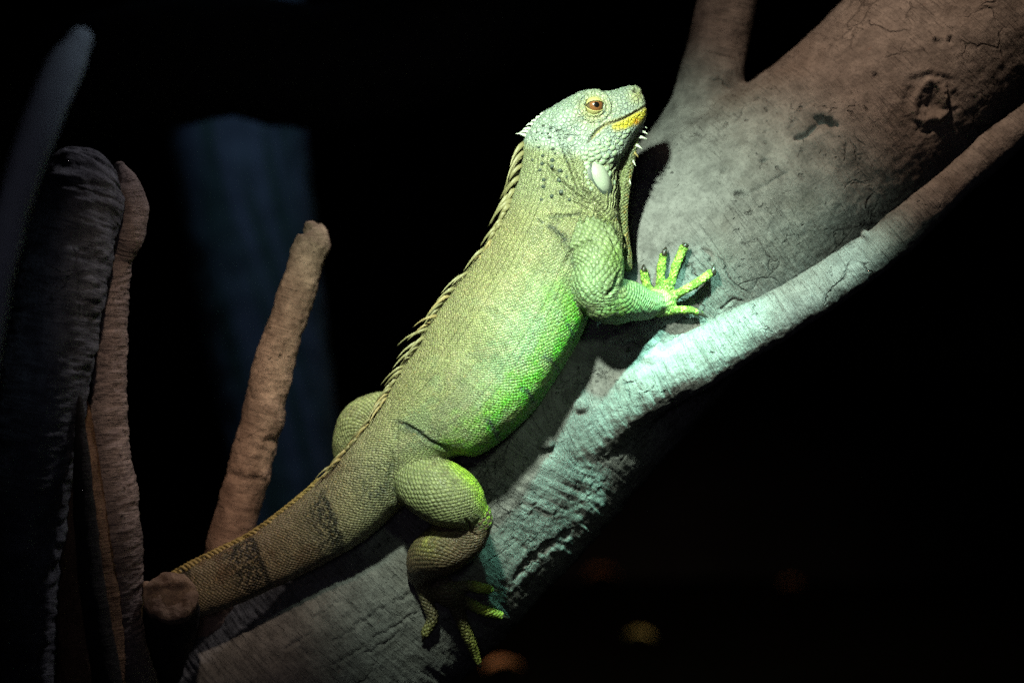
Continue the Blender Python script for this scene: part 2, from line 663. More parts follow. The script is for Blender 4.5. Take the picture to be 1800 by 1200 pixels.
gouge([(1398, 243), (1418, 236), (1432, 222), (1440, 210), (1456, 212), (1473, 222)], 6.5, 15, 1.5)
gouge([(1430, 206), (1445, 206), (1473, 220)], 5, 10)
gouge([(1292, 342), (1312, 345)], 5, 12, 1.5)
gouge([(1314, 344), (1352, 322), (1392, 298)], 2.2, 4)
gouge([(1336, 283), (1350, 281)], 4, 9)
gouge([(1266, 301), (1276, 299)], 4, 8)
gouge([(1385, 226), (1400, 208)], 4, 6)
gouge([(1405, 190), (1440, 175)], 2, 3)
gouge([(1535, 137), (1540, 130)], 4, 7)
gouge([(1640, 70), (1655, 80)], 3.5, 7)
gouge([(1668, 66), (1674, 74)], 5, 9)
gouge([(1238, 437), (1250, 450), (1252, 462)], 4.5, 9)
gouge([(1219, 450), (1226, 442)], 3, 5)
gouge([(1176, 432), (1181, 430)], 3, 5)
gouge([(1262, 545), (1290, 525), (1310, 530)], 2.5, 5)
gouge([(1310, 380), (1340, 372), (1360, 376)], 1.6, 2.5)
gouge([(1180, 380), (1192, 366), (1197, 350)], 2, 3.5)
gouge([(1075, 605), (1100, 612), (1115, 600)], 5, 8, 2)
for (x0, y0, ll) in ((540, 1090, 60), (580, 1130, 70), (620, 1100, 55), (660, 1120, 70), (590, 1165, 60), (500, 1140, 50), (690, 1060, 50), (640, 1150, 60)):
    gouge([(x0, y0), (x0 + ll * .5, y0 - ll * .28), (x0 + ll, y0 - ll * .62)], 2.6, 4.5, .8, 6)
gouge([(900, 1020), (960, 960), (1010, 930)], 6, 4, 1.5, 8)
button(1020, 712, 15, 8)
button(960, 778, 17, 9)
button(1070, 655, 14, 3, False)
button(1188, 372, 12, 2, False)
button(1140, 618, 26, 8, False)
button(1520, 412, 8, 6)
# knot hole ring at the upper right
dk = np.hypot((X - 1636) / 1.0, (Y - 182) / 1.15) + 9 * pn(X / 22, Y / 22, 4.4) + 4 * pn(X / 7, Y / 7, 2.4)
ak = np.arctan2(Y - 182, X - 1636)
h += (9 * np.exp(-((dk - 28) / 6) ** 2) * (.6 + .6 * np.cos(ak - .1)) - 12 * np.exp(-(dk / 17) ** 2)
      - 5 * np.exp(-((dk - 40) / 7) ** 2)) * front
co = co + no * (h * S)[:, None]
set_co(tm, co)
attr_vec(tm, 'suv', np.stack([u + pt * 700, v, np.zeros(len(u))], 1))
attr_f(tm, 'limb', pt.astype(float))


def split_mesh(me, vert_part, names, parent, mat):
    """cut one continuous mesh into touching part meshes, keeping the smooth normals"""
    nf = len(me.polygons)
    ls = np.empty(nf, dtype=np.int32); me.polygons.foreach_get('loop_start', ls)
    lt = np.empty(nf, dtype=np.int32); me.polygons.foreach_get('loop_total', lt)
    lv = np.empty(len(me.loops), dtype=np.int32); me.loops.foreach_get('vertex_index', lv)
    quads = lt == 4
    fq = np.stack([lv[ls[quads] + i] for i in range(4)], 1)
    fp = vert_part[fq].max(1)
    co_, no_ = get_co(me), get_no(me)
    sv = np.empty(len(co_) * 3, dtype=np.float32)
    me.attributes['suv'].data.foreach_get('vector', sv)
    sv = sv.reshape(-1, 3)
    out = []
    for i, nm in enumerate(names):
        f = fq[fp == i]
        ids, inv = np.unique(f, return_inverse=True)
        f2 = inv.reshape(-1, 4).astype(np.int32)
        m2 = bpy.data.meshes.new(nm)
        m2.vertices.add(len(ids)); m2.loops.add(f2.size); m2.polygons.add(len(f2))
        m2.vertices.foreach_set('co', co_[ids].astype(np.float32).ravel())
        m2.loops.foreach_set('vertex_index', f2.ravel())
        m2.polygons.foreach_set('loop_start', np.arange(0, f2.size, 4, dtype=np.int32))
        m2.update(calc_edges=True)
        m2.validate()
        attr_vec(m2, 'suv', sv[ids])
        o = mesh_obj(nm, m2, mat, parent)
        m2.normals_split_custom_set_from_vertices([tuple(a) for a in no_[ids]])
        out.append(o)
    return out


tree = tag(link(bpy.data.objects.new('climbing_tree', None)),
           'thick weathered grey tree trunk leaning diagonally, which the iguana clings to', 'tree')
tree.location = (0, 0, 0)
tree_bvh = None
polys = np.empty(len(tm.loops), dtype=np.int32)
tm.loops.foreach_get('vertex_index', polys)
lt = np.empty(len(tm.polygons), dtype=np.int32); tm.polygons.foreach_get('loop_total', lt)
ls = np.empty(len(tm.polygons), dtype=np.int32); tm.polygons.foreach_get('loop_start', ls)
tree_bvh = BVHTree.FromPolygons(co.tolist(), [polys[a:a + b].tolist() for a, b in zip(ls, lt)])
parts = split_mesh(tm, pt.astype(int), ['trunk', 'limb', 'limb'], tree, MAT['trunk'])
parts[1]['label'] = 'thin pale limb forking off the trunk below the hand'
parts[2]['label'] = 'brownish upright limb behind the head'
CAM = Vector((0, -D, 0))


def hit(bvh, px, py):
    d = (P(px, py, 0) - CAM).normalized()
    loc, n, i, dist = bvh.ray_cast(CAM, d)
    return loc, n


def tdepth(px, py, default=60):
    loc, n = hit(tree_bvh, px, py)
    return default if loc is None else loc.y / S


# ------------------------------------------------------------------ the iguana
# torso / tail / neck / head: dorsal point, ventral point, depth, half depth
ST = [
    ((196, 1118), (205, 1150), 210, 12), ((228, 1072), (244, 1122), 165, 19), ((262, 1034), (288, 1100), 110, 25),
    ((322, 996), (352, 1084), 62, 33), ((380, 967), (414, 1063), 46, 39), ((440, 937), (488, 1030), 40, 44),
    ((505, 890), (572, 989), 34, 52), ((560, 842), (642, 948), 24, 62), ((602, 793), (704, 893), 12, 73),
    ((645, 740), (757, 838), 4, 84), ((678, 688), (802, 802), 0, 96), ((700, 652), (842, 800), -3, 104),
    ((727, 612), (893, 766), -5, 112), ((757, 562), (942, 718), -6, 116), ((795, 508), (986, 652), -6, 116),
    ((835, 455), (1022, 590), -5, 110), ((868, 404), (1042, 535), -3, 102), ((891, 358), (1066, 480), -2, 93),
    ((905, 322), (1084, 425), -3, 82), ((914, 290), (1088, 380), -5, 71), ((918, 262), (1088, 340), -7, 63),
    ((925, 235), (1086, 312), -8, 57), ((940, 212), (1086, 296), -9, 54), ((960, 194), (1090, 284), -10, 53),
    ((985, 180), (1098, 272), -10, 52), ((1010, 166), (1106, 258), -10, 49), ((1032, 158), (1114, 244), -10, 45),
    ((1052, 159), (1121, 233), -10, 41), ((1075, 160), (1126, 226), -10, 37), ((1095, 153), (1131, 219), -10, 32),
    ((1113, 151), (1135, 210), -10, 26), ((1125, 158), (1136.5, 200), -10, 19), ((1132, 169), (1136, 191), -10, 10)]
rows = []
for dp, vp, d, hd in ST:
    rows.append([(dp[0] + vp[0]) / 2, (dp[1] + vp[1]) / 2, d, (dp[0] - vp[0]) / 2, (dp[1] - vp[1]) / 2, hd])
q = catmull(rows, 330)
f = (D + q[:, 2] * S) / D
A = np.stack([q[:, 3] * S * f, np.zeros(len(q)), -q[:, 4] * S * f], 1)
B = np.stack([np.zeros(len(q)), q[:, 5] * S * f, np.zeros(len(q))], 1)
spine = Tube(q[:, :3], A, B, 0, .12, .76)


def td(px, py, lift):
    return tdepth(px, py) - lift


IG = [spine]
# dewlap
IG.append(tube([(1112, 240, -10, 13), (1104, 272, -8, 15), (1096, 312, -8, 16), (1089, 352, -8, 17), (1086, 392, -8, 19),
                (1091, 430, -6, 18), (1100, 456, -4, 13), (1104, 470, -2, 8)], 8, 50, .62))
IG.append(tube([(1034, 340, -56, 8), (1058, 366, -54, 10), (1080, 400, -46, 11), (1092, 436, -30, 9)], 8, 30, .8))
IG.append(tube([(996, 326, -66, 6), (1026, 354, -66, 8), (1052, 374, -60, 7)], 0, 24, .8))
# cheek / jowl pad (both sides)
for s in (-1, 1):
    IG.append(tube([(1020, 262, -10 + s * 38, 26), (1045, 268, -10 + s * 42, 30), (1070, 258, -10 + s * 34, 27), (1092, 243, -10 + s * 22, 18)], 7, 30, .7))
    IG.append(tube([(990, 222, -10 + s * 36, 26), (1018, 205, -10 + s * 34, 26)], 0, 16, .7))
# near arm
IG.append(tube([(1022, 402, -36, 44), (1040, 432, -62, 47), (1051, 468, -82, 46), (1048, 505, -88, 44), (1058, 528, -82, 38)], 1, 40))
IG.append(tube([(1046, 512, -86, 40), (1072, 528, -66, 42), (1104, 529, -34, 37), (1136, 535, td(1136, 535, 30), 27),
                (1152, 532, td(1152, 532, 20), 20)], 2, 44))
hz = td(1160, 530, 16)
IG.append(tube([(1140, 536, hz, 22), (1160, 528, hz, 23), (1176, 524, hz + 2, 17)], 3, 20, .62))
FN = [
    [(1143, 524, 8, 11), (1138, 506, 12, 8.2), (1134, 490, 13, 7.8), (1132, 478, 11, 7)],
    [(1158, 520, 8, 11), (1161, 496, 16, 7.8), (1162, 474, 19, 7.8), (1166, 450, 13, 7)],
    [(1170, 520, 8, 11), (1180, 495, 18, 7.8), (1188, 468, 22, 7.8), (1202, 436, 14, 7.4)],
    [(1172, 528, 8, 11), (1196, 514, 20, 7.8), (1224, 498, 25, 8.2), (1250, 480, 16, 7)],
    [(1158, 546, 8, 12), (1188, 545, 13, 7.8), (1212, 545, 15, 7), (1231, 551, 9, 5.5)]]
CLAW = [((1132, 474), (1131, 464)), ((1168, 444), (1171, 433)), ((1205, 432), (1211, 430)), ((1254, 476), (1255, 464)), ((1229, 550), (1244, 558))]
for fn in FN:
    IG.append(tube([(x, y, td(x, y, l + 1), r) for x, y, l, r in fn], 3, 26))
    for (x, y, l, r) in fn[1:]:     # knuckle swellings
        IG.append(tube([(x - 2, y, td(x, y, l + 3), r * .9), (x + 2, y, td(x, y, l + 2), r * .9)], 3, 6))
# near hind leg
IG.append(tube([(722, 838, -36, 44), (748, 852, -56, 53), (778, 866, -66, 57), (806, 884, -66, 52), (832, 908, -54, 33)], 4, 44))
IG.append(tube([(838, 915, -54, 29), (818, 944, -42, 38), (782, 963, -30, 46), (753, 982, -4, 39), (742, 1006, 22, 28)], 5, 44))
fz = td(775, 1030, 14)
IG.append(tube([(742, 1004, 30, 27), (762, 1024, 42, 26), (786, 1042, td(786, 1042, 18), 23), (806, 1056, td(806, 1056, 13), 17)], 6, 30, .75))
TOES = [
    [(742, 1030, 16, 13), (752, 1062, 14, 11), (760, 1086, 15, 10.5), (748, 1112, 10, 9)],
    [(798, 1058, 12, 14), (812, 1092, 14, 11), (826, 1126, 14, 10), (840, 1160, 9, 7)],
    [(806, 1050, 12, 12), (832, 1064, 17, 10), (856, 1074, 26, 9.5), (879, 1081, 28, 8)],
    [(800, 1034, 12, 13), (824, 1029, 18, 10), (842, 1032, 28, 10), (861, 1035, 30, 8)]]
for fn in TOES:
    ds = [td(x, y, l) for x, y, l, r in fn]
    for i in range(1, len(ds)):
        ds[i] = min(ds[i], ds[i - 1] + 26)
    IG.append(tube([(x, y, dd, r) for (x, y, l, r), dd in zip(fn, ds)], 6, 26))
# far hind leg hugging the other side of the trunk, and the far arm
IG.append(tube([(690, 724, 60, 36), (660, 728, 78, 38), (632, 748, 92, 40), (617, 782, 108, 33), (616, 830, 140, 24)], 4, 40))
IG.append(tube([(990, 420, 66, 42), (1040, 405, 108, 34), (1078, 420, 118, 26), (1085, 440, 122, 18)], 1, 26))

bm_me = union(IG, 1.9, 'body')
co = get_co(bm_me)
e = get_edges(bm_me)
X, Y, Z = to_px(co)
co = smooth(co, e, 4, .5)
jw = np.zeros(len(co))
for jx, jy, jr, jz in ((1030, 410, 34, 1), (720, 830, 22, 1), (1150, 532, 22, 1), (1040, 250, 50, 1), (1000, 225, 46, 1), (1088, 400, 40, 1),
                       (745, 1010, 24, 1), (800, 1050, 22, 1), (1070, 300, 50, 1), (1060, 530, 24, 1)):
    jw = np.maximum(jw, np.exp(-((X - jx) ** 2 + (Y - jy) ** 2) / jr ** 2))
co = smooth(co, e, 26, .5 * np.clip(jw * 1.2, 0, 1))
u, v, cs, pt = surface_coords(co, IG)
set_co(bm_me, co)
no = get_no(bm_me)
X, Y, Z = to_px(co)
near = sstep(.25, -.15, no[:, 1])            # faces this side of the animal
h = .8 * pn(X / 30, Y / 30, Z / 30) + .45 * pn(X / 11, Y / 11, Z / 11)
tors = (pt == 0)


def fold(poly, wd, dp, ridge=0.0, part=None, jag=2.0):
    pa = np.array(poly)
    q_ = np.nonzero((X > pa[:, 0].min() - 25) & (X < pa[:, 0].max() + 25) & (Y > pa[:, 1].min() - 25) & (Y < pa[:, 1].max() + 25))[0]
    x_, y_ = X[q_], Y[q_]
    jx = x_ + jag * pn(x_ / 14, y_ / 14, 2.2)
    jy = y_ + jag * pn(x_ / 14, y_ / 14, 6.2)
    d, t = poly_dist(jx, jy, poly)
    tp = np.sqrt(np.clip(np.minimum(t, 1 - t) * 5, .1, 1))
    m = near[q_]
    h[q_] -= 1.9 * dp * tp * np.exp(-(d / wd) ** 2) * m
    if ridge:
        h[q_] += ridge * tp * np.exp(-((d - wd * 2) / (wd * 1.3)) ** 2) * m


# mouth, jaw, neck and shoulder folds
MOUTH = [(1138, 186), (1120, 196), (1100, 207), (1082, 214), (1064, 219), (1050, 230), (1040, 241), (1031, 252)]
fold(MOUTH, 2.2, 3.2, .9, None, .6)
fold([(986, 232), (997, 269), (1010, 307), (1019, 330), (1047, 353), (1064, 374), (1080, 395)], 4.5, 6.5, 3.0)
fold([(958, 288), (967, 297), (982, 316), (1010, 342), (1040, 363)], 4, 4.5, 2.6)
fold([(980, 340), (1010, 358), (1046, 374)], 3, 2.4, 1.5)
fold([(1048, 374), (1066, 392), (1078, 420), (1090, 448)], 4, 5, 2.5)
fold([(1000, 330), (1025, 352), (1050, 366)], 2.5, 2, 1)
fold([(975, 225), (990, 262), (1000, 295)], 3, 2.0, 1)
fold([(960, 378), (990, 380), (1020, 376)], 2.5, 1.6, 1)
fold([(968, 405), (990, 425), (1004, 455)], 4, 2.5, 1.5)
fold([(992, 470), (1008, 440), (1030, 425), (1050, 424)], 4, 2.6, 1.5)
for k in range(5):
    fold([(1108 - k * 6, 262 + k * 4), (1099 - k * 5.5, 300), (1091 - k * 5, 340), (1086 - k * 4.5, 372)], 1.9, 2.4, 1.0, None, 1.5)
fold([(1094, 395), (1097, 430), (1102, 460)], 2, 2, 1)
fold([(700, 742), (725, 752), (755, 775), (790, 790)], 3.5, 2.2, 1.4)
fold([(690, 800), (688, 840), (692, 880)], 5, 3, 1)
fold([(820, 915), (830, 935), (840, 945)], 3, 2.5, 1)
fold([(1090, 478), (1080, 505), (1066, 520)], 3, 3, 1)
# soft ribs on the flank
h += 1.3 * np.sin(u / 17.0) * sstep(.7, .1, np.abs(cs)) * tors * sstep(430, 520, Y) * sstep(760, 700, Y)
# eye socket, brow, nostril, ear
ex, ey = 1044.0, 187.0
re = np.hypot((X - ex), (Y - ey) * 1.1)
eyem = near * (Y < 260)
h += (-9 * sstep(16, 12, re) + 4.2 * np.exp(-((re - 18.5) / 3.0) ** 2) - 2.8 * np.exp(-((re - 23.5) / 2.0) ** 2)
      + 3.0 * np.exp(-((re - 28) / 3.2) ** 2) - 1.8 * np.exp(-((re - 33.5) / 2.6) ** 2)) * eyem
h += 3.0 * np.exp(-(((X - 1040) / 16) ** 2 + ((Y - 163) / 5) ** 2)) * (Y < 260)
rn = np.hypot(X - 1117, Y - 160)
h += (-6 * np.exp(-(rn / 3.4) ** 2) + 2.2 * np.exp(-((rn - 7) / 2.4) ** 2)) * near
rear = np.hypot((X - 1003) / 1.2, Y - 244)
h += (-2.5 * sstep(9, 5, rear) + 1.5 * np.exp(-((rear - 11) / 2.5) ** 2)) * near
h += 2.0 * np.exp(-((X - 1090) ** 2 + (Y - 175) ** 2) / 14 ** 2) * near
# lumps along the crown, grainy neck
crown = ((Y < 262) & (cs > .75)).astype(float)
h += crown * 1.6 * pn(X / 6, Y / 6, Z / 6)
neckm = np.exp(-(((X - 960) / 50) ** 2 + ((Y - 280) / 60) ** 2))
h += neckm * (1.3 * pn(X / 5, Y / 9, Z / 9)) * near
nkm = np.exp(-(((X - 1020) / 75) ** 2 + ((Y - 335) / 60) ** 2)) * (pt == 0)
h += nkm * near * 2.6 * pn((X * .80 - Y * .60) / 8.5, (X * .60 + Y * .80) / 46, 3.0)
h += nkm * near * 1.4 * pn((X * .80 - Y * .60) / 4.5, (X * .60 + Y * .80) / 30, 9.0)
# rings on the fingers and toes
fing = (np.isin(pt, [3, 6])) & ~((np.hypot(X - 1158, Y - 532) < 26) | ((Y < 1060) & (X < 800) & (Y > 900)))
h += fing * .35 * np.sin(u * 2 * math.pi / 7.0)
co = co + no * (h * S)[:, None]
set_co(bm_me, co)

# ---- skin colours (toe light and throat shade painted into its own pigment)
N = len(co)
col = np.tile(lin(150, 154, 106), (N, 1))


def paint(c, m):
    global col
    m = np.clip(m, 0, 1)[:, None]
    col = col * (1 - m) + np.array(c)[None, :] * m


n1 = fbm(X / 60, Y / 60, Z / 60)
n2 = fbm(X / 18, Y / 18, Z / 18)
n3 = pn(X / 5, Y / 5, Z / 5)
u = u + 1.6 * pn(X / 26, Y / 26, Z / 26)
v = v + 1.6 * pn(X / 26 + 9, Y / 26, Z / 26)
dor = cs
# belly
body_zone = tors * sstep(815, 770, Y - .0 * X) * sstep(430, 540, Y)
paint(lin(146, 152, 114), body_zone * sstep(.35, -.2, dor + .25 * n1))
paint(lin(118, 168, 46), body_zone * sstep(-.10, -.80, dor + .26 * n1 + .16 * n2 + .08 * n3) * .9)
paint(lin(78, 178, 18), body_zone * sstep(-.56, -.95, dor + .2 * n1 + .14 * n2 + .06 * n3) * .85)
paint(lin(130, 150, 110), body_zone * sstep(.25, .6, n1 + .4 * n2) * .5 * sstep(-.95, -.3, dor))
paint(lin(112, 118, 84), tors * sstep(.05, .7, fbm(X / 38 + 7, Y / 38, Z / 38)) * .55 * (Y > 330))
paint(lin(166, 160, 120), tors * sstep(.1, .7, fbm(X / 30 + 27, Y / 30, Z / 30)) * .45 * (Y > 330))
# upper chest stripe of lime by the shoulder
paint(lin(118, 162, 62), tors * np.exp(-(((X - 1070) / 26) ** 2 + ((Y - 425) / 34) ** 2)) * .9)
paint(lin(140, 150, 112), tors * np.exp(-(((X - 1000) / 45) ** 2 + ((Y - 440) / 45) ** 2)) * .7)
# upper back warmer
paint(lin(142, 138, 94), tors * sstep(.3, .9, dor) * .8 * (Y > 280))
# neck & head
headm = sstep(285, 255, Y - (X - 1000) * .25) * (Y < 330)
paint(lin(142, 150, 112), tors * sstep(400, 320, Y) * .85)
paint(lin(146, 160, 148), headm)
paint(lin(172, 172, 112), np.exp(-((X - 1044) ** 2 + (Y - 190) ** 2) / 30 ** 2) * .9 * headm)
paint(lin(128, 148, 142), headm * sstep(.25, .6, fbm(X / 10, Y / 10, Z / 10)) * .6)
paint(lin(140, 158, 140), headm * sstep(.55, .95, dor) * .6)
paint(lin(176, 172, 96), headm * np.exp(-((X - 1120) ** 2 + (Y - 168) ** 2) / 16 ** 2) * .6)
jaw = (poly_dist(X, Y, [(1140, 196), (1122, 206), (1100, 216), (1080, 223)])[0])
below = Y - np.interp(X, [1030, 1064, 1100, 1140], [252, 219, 207, 185])
paint(lin(190, 174, 36), near * sstep(14, 5, jaw + 3.0 * n3 + 2 * n2) * sstep(-1, 2, below) * sstep(1070, 1100, X))
paint(lin(196, 186, 60), near * sstep(7, 3, jaw) * sstep(-1, 2, below) * .8)
paint(lin(206, 140, 12), near * np.exp(-((X - 1119) ** 2 + (Y - 214) ** 2) / 5.5 ** 2))
paint(lin(190, 182, 110), near * np.exp(-(below / 4) ** 2) * (X > 1040) * (X < 1140) * (Y < 260) * .7)
paint(lin(60, 52, 30), near * sstep(1.8, .6, poly_dist(X, Y, MOUTH)[0]) * .85)
paint(lin(30, 26, 20), near * np.exp(-(rn / 3) ** 2))
# dewlap
paint(lin(118, 128, 84), (pt == 8) * 1.0)
paint(lin(150, 132, 70), (pt == 8) * sstep(.15, .5, n3 + .3 * n2) * sstep(.2, .7, np.abs(dor)))
paint(lin(88, 96, 84), np.exp(-(((X - 1108) / 7) ** 2 + ((Y - 262) / 26) ** 2)) * near * .75)  # throat shade painted in as dark grey
# throat
# limbs
paint(lin(120, 136, 94), (pt == 1) * 1.0)
paint(lin(116, 136, 90), (pt == 2) * 1.0)
paint(lin(118, 150, 70), (pt == 1) * .7 * np.exp(-((X - 1088) ** 2 + (Y - 452) ** 2) / 26 ** 2))
paint(lin(112, 178, 48), np.isin(pt, [1, 2]) * np.exp(-((X - 1090) ** 2 + (Y - 565) ** 2) / 30 ** 2) * .6)
paint(lin(120, 108, 72), (pt == 2) * sstep(.1, .6, n2) * .4)
paint(lin(138, 176, 64), (pt == 3) * 1.0)
paint(lin(160, 190, 128), (pt == 3) * np.exp(-((X - 1158) ** 2 + (Y - 532) ** 2) / 20 ** 2))
paint(lin(156, 186, 48), (pt == 3) * sstep(.1, .5, n3) * .5)
paint(lin(134, 140, 94), (pt == 4) * 1.0)
paint(lin(160, 196, 60), (pt == 4) * np.exp(-(poly_dist(X, Y, [(800, 812), (838, 850), (862, 905), (862, 935)])[0] / 13) ** 2))
paint(lin(100, 92, 66), (pt == 4) * sstep(.15, .7, n2 + .3 * n1) * .45)
paint(lin(106, 86, 66), (pt == 5) * 1.0)
paint(lin(150, 146, 78), (pt == 5) * np.exp(-((X - 752) ** 2 + (Y - 950) ** 2) / 26 ** 2) * .9)
paint(lin(92, 76, 58), (pt == 5) * sstep(.0, .6, n1 + .5 * n2) * .7)
paint(lin(92, 82, 60), (pt == 6) * 1.0)
paint(lin(86, 74, 54), (pt == 6) * sstep(.0, .6, n2) * .6)
paint(lin(160, 178, 66), (pt == 6) * sstep(815, 850, X) * .9)  # light on the right toe tips, painted into the colour
paint(lin(150, 150, 76), (pt == 6) * sstep(1080, 1110, Y) * .5)  # lower toes brightened the same way, light painted in
# pelvis and tail browns
tail = tors * sstep(655, 560, X)
paint(lin(140, 138, 104), tors * sstep(760, 640, X - (Y - 850) * .3) * (Y > 700) * .8)
paint(lin(122, 112, 90), tail * .9)
paint(lin(98, 74, 52), tail * sstep(.1, .6, n1 + .3 * n2) * .6)
paint(lin(158, 150, 112), tors * np.exp(-(((X - 610) / 26) ** 2 + ((Y - 885) / 40) ** 2)) * .7)
mott = sstep(.0, .14, pn(X / 6.0, Y / 6.0, 3.3) + .20)


def sided(p0, p1):
    """signed distance, positive towards the tail tip"""
    tx, ty = p1[0] - p0[0], p1[1] - p0[1]
    L = math.hypot(tx, ty)
    return ((X - p0[0]) * -ty + (Y - p0[1]) * tx) / L


dA = sided((573, 868), (610, 968)) + 5 * n3 + 4 * n2
dB = sided((442, 930), (483, 1036)) + 3 * n3 + 2 * n2
ink = lin(16, 16, 17)
paint(ink, tors * sstep(-2, 2, dA) * sstep(78, 8, dA) * np.where(dA < 6, 1, mott) * sstep(.95, .6, np.abs(dor + .1)) * .95 * (X > 500))
paint(ink, tors * sstep(-2, 2, dB) * np.where(dB < 9, 1, mott * sstep(92, 40, dB)) * sstep(.98, .8, np.abs(dor)) * .94 * (X > 330))
paint(ink, tors * (X < 335) * sstep(.2, .8, dor) * .8)
paint(lin(48, 52, 52), tors * np.exp(-(((X - 655) / 34) ** 2 + ((Y - 862) / 46) ** 2)) * sstep(.0, .3, pn(X / 6, Y / 6, 9.1)) * .75)
# dark marks on shoulder, flank and groin
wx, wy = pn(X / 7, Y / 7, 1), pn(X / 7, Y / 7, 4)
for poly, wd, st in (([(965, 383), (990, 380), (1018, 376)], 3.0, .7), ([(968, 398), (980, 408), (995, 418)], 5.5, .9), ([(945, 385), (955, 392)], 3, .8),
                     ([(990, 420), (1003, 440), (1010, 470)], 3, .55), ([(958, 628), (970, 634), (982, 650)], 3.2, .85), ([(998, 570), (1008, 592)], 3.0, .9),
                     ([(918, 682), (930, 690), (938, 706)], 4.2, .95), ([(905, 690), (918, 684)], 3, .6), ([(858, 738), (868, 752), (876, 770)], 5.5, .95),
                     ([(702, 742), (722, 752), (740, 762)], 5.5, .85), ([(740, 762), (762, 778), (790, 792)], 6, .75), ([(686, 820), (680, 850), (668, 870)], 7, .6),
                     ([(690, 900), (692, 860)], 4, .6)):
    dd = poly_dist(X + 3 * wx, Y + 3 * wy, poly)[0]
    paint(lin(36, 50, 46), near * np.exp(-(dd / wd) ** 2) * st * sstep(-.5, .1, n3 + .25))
# fine freckles over back and flank
frk = sstep(.50, .68, pn(X / 3.6, Y / 3.6, Z / 3.6 + 5)) * sstep(-.5, .3, n2 + .2)
paint(lin(70, 66, 46), (tors | (pt == 4)) * frk * .6 * (Y > 320))
paint(lin(176, 150, 92), tors * sstep(.5, .7, pn(X / 4, Y / 4, Z / 4 + 15)) * .5 * (Y > 400))
col = np.clip(col, 0, 1)

size = 4.1 + 1.1 * sstep(-.2, -.7, cs) + .5 * sstep(.4, .9, cs)
for p_, s_ in ((1, 8.0), (2, 8.0), (3, 6.0), (4, 6.4), (5, 6.4), (6, 6.6), (7, 10.0), (8, 5.0)):
    size[pt == p_] = s_
size = np.where(tors & (X < 700) & (Y > 700), 5.2, size)
attr_vec(bm_me, 'suv', np.stack([v / size, u / size, pt * 3.0], 1) * np.array([.72, .72, 1.0]) * 1.39)
attr_col(bm_me, 'pigment', col)
attr_f(bm_me, 'rowm', np.clip(tors * (Y > 330) * (X > 560) * .55 + body_zone * sstep(-.05, -.5, dor) * .45, 0, 1))
attr_f(bm_me, 'headm', np.clip(headm * (tors | (pt == 7)), 0, 1))

k = NT('iguana_skin')
pig = k.attr('pigment').outputs['Color']
suv = k.attr('suv').outputs['Vector']
hm = k.attr('headm').outputs['Fac']
tc = k.n('ShaderNodeTexCoord').outputs['Object']
rot = k.n('ShaderNodeMapping')
rot.inputs['Rotation'].default_value = (0, 0, math.radians(45))
rot.inputs['Scale'].default_value = (1.0, 1.0, 1.0)
k.link(suv, rot.inputs[0])
cell = k.n('ShaderNodeTexVoronoi', voronoi_dimensions='2D')
cell.inputs['Scale'].default_value = 1.0
cell.inputs['Randomness'].default_value = .28
k.link(rot.outputs[0], cell.inputs['Vector'])
dome = k.ramp(cell.outputs['Distance'], .62, .18)
vo = k.n('ShaderNodeTexVoronoi', feature='DISTANCE_TO_EDGE')
vo.inputs['Scale'].default_value = 290
k.link(tc, vo.inputs['Vector'])
edge_h = k.ramp(vo.outputs['Distance'], 0, .22)
mixh = k.n('ShaderNodeMix', data_type='FLOAT')
k.link(hm, mixh.inputs[0]); k.link(dome, mixh.inputs[2]); k.link(edge_h, mixh.inputs[3])
height = mixh.outputs[0]
sep = k.n('ShaderNodeSeparateXYZ')
k.link(suv, sep.inputs[0])
rowf = k.math('ABSOLUTE', k.math('SUBTRACT', k.math('FRACT', k.math('MULTIPLY', sep.outputs['Y'], 1.0)), .5))
rowg = k.math('MULTIPLY', k.ramp(rowf, .34, .48), k.attr('rowm').outputs['Fac'])
sepc = k.n('ShaderNodeSeparateColor')
k.link(cell.outputs['Color'], sepc.inputs[0])
tint = k.ramp(sepc.outputs[0], 0, 1, .72, 1.14)
tintc = k.n('ShaderNodeCombineXYZ')
for q_ in range(3):
    k.link(tint, tintc.inputs[q_])
c1 = k.mix(k.math('MULTIPLY', k.math('SUBTRACT', 1.0, hm), .85), pig, tintc.outputs[0], 'MULTIPLY')
gapf = k.math('MULTIPLY', k.math('SUBTRACT', 1.0, height), k.math('SUBTRACT', .52, k.math('MULTIPLY', hm, .15)))
gapf = k.math('MAXIMUM', gapf, k.math('MULTIPLY', rowg, .7))
gapc = k.mix(gapf, c1, k.mix(.86, c1, (.05, .06, .035)))
k.link(gapc, k.b.inputs['Base Color'])
k.b.inputs['Roughness'].default_value = .48
k.b.inputs['Specular IOR Level'].default_value = .4
k.b.inputs['Subsurface Weight'].default_value = .08
k.b.inputs['Subsurface Radius'].default_value = (.5, 1.0, .25)
k.b.inputs['Subsurface Scale'].default_value = .001
nb = k.bump(k.math('SUBTRACT', height, k.math('MULTIPLY', rowg, .5)), .0010, .85)
nb = k.bump(k.noise(tc, 900, 2), .0003, .5, nb)
k.link(nb, k.b.inputs['Normal'])
MAT['skin'] = k.m

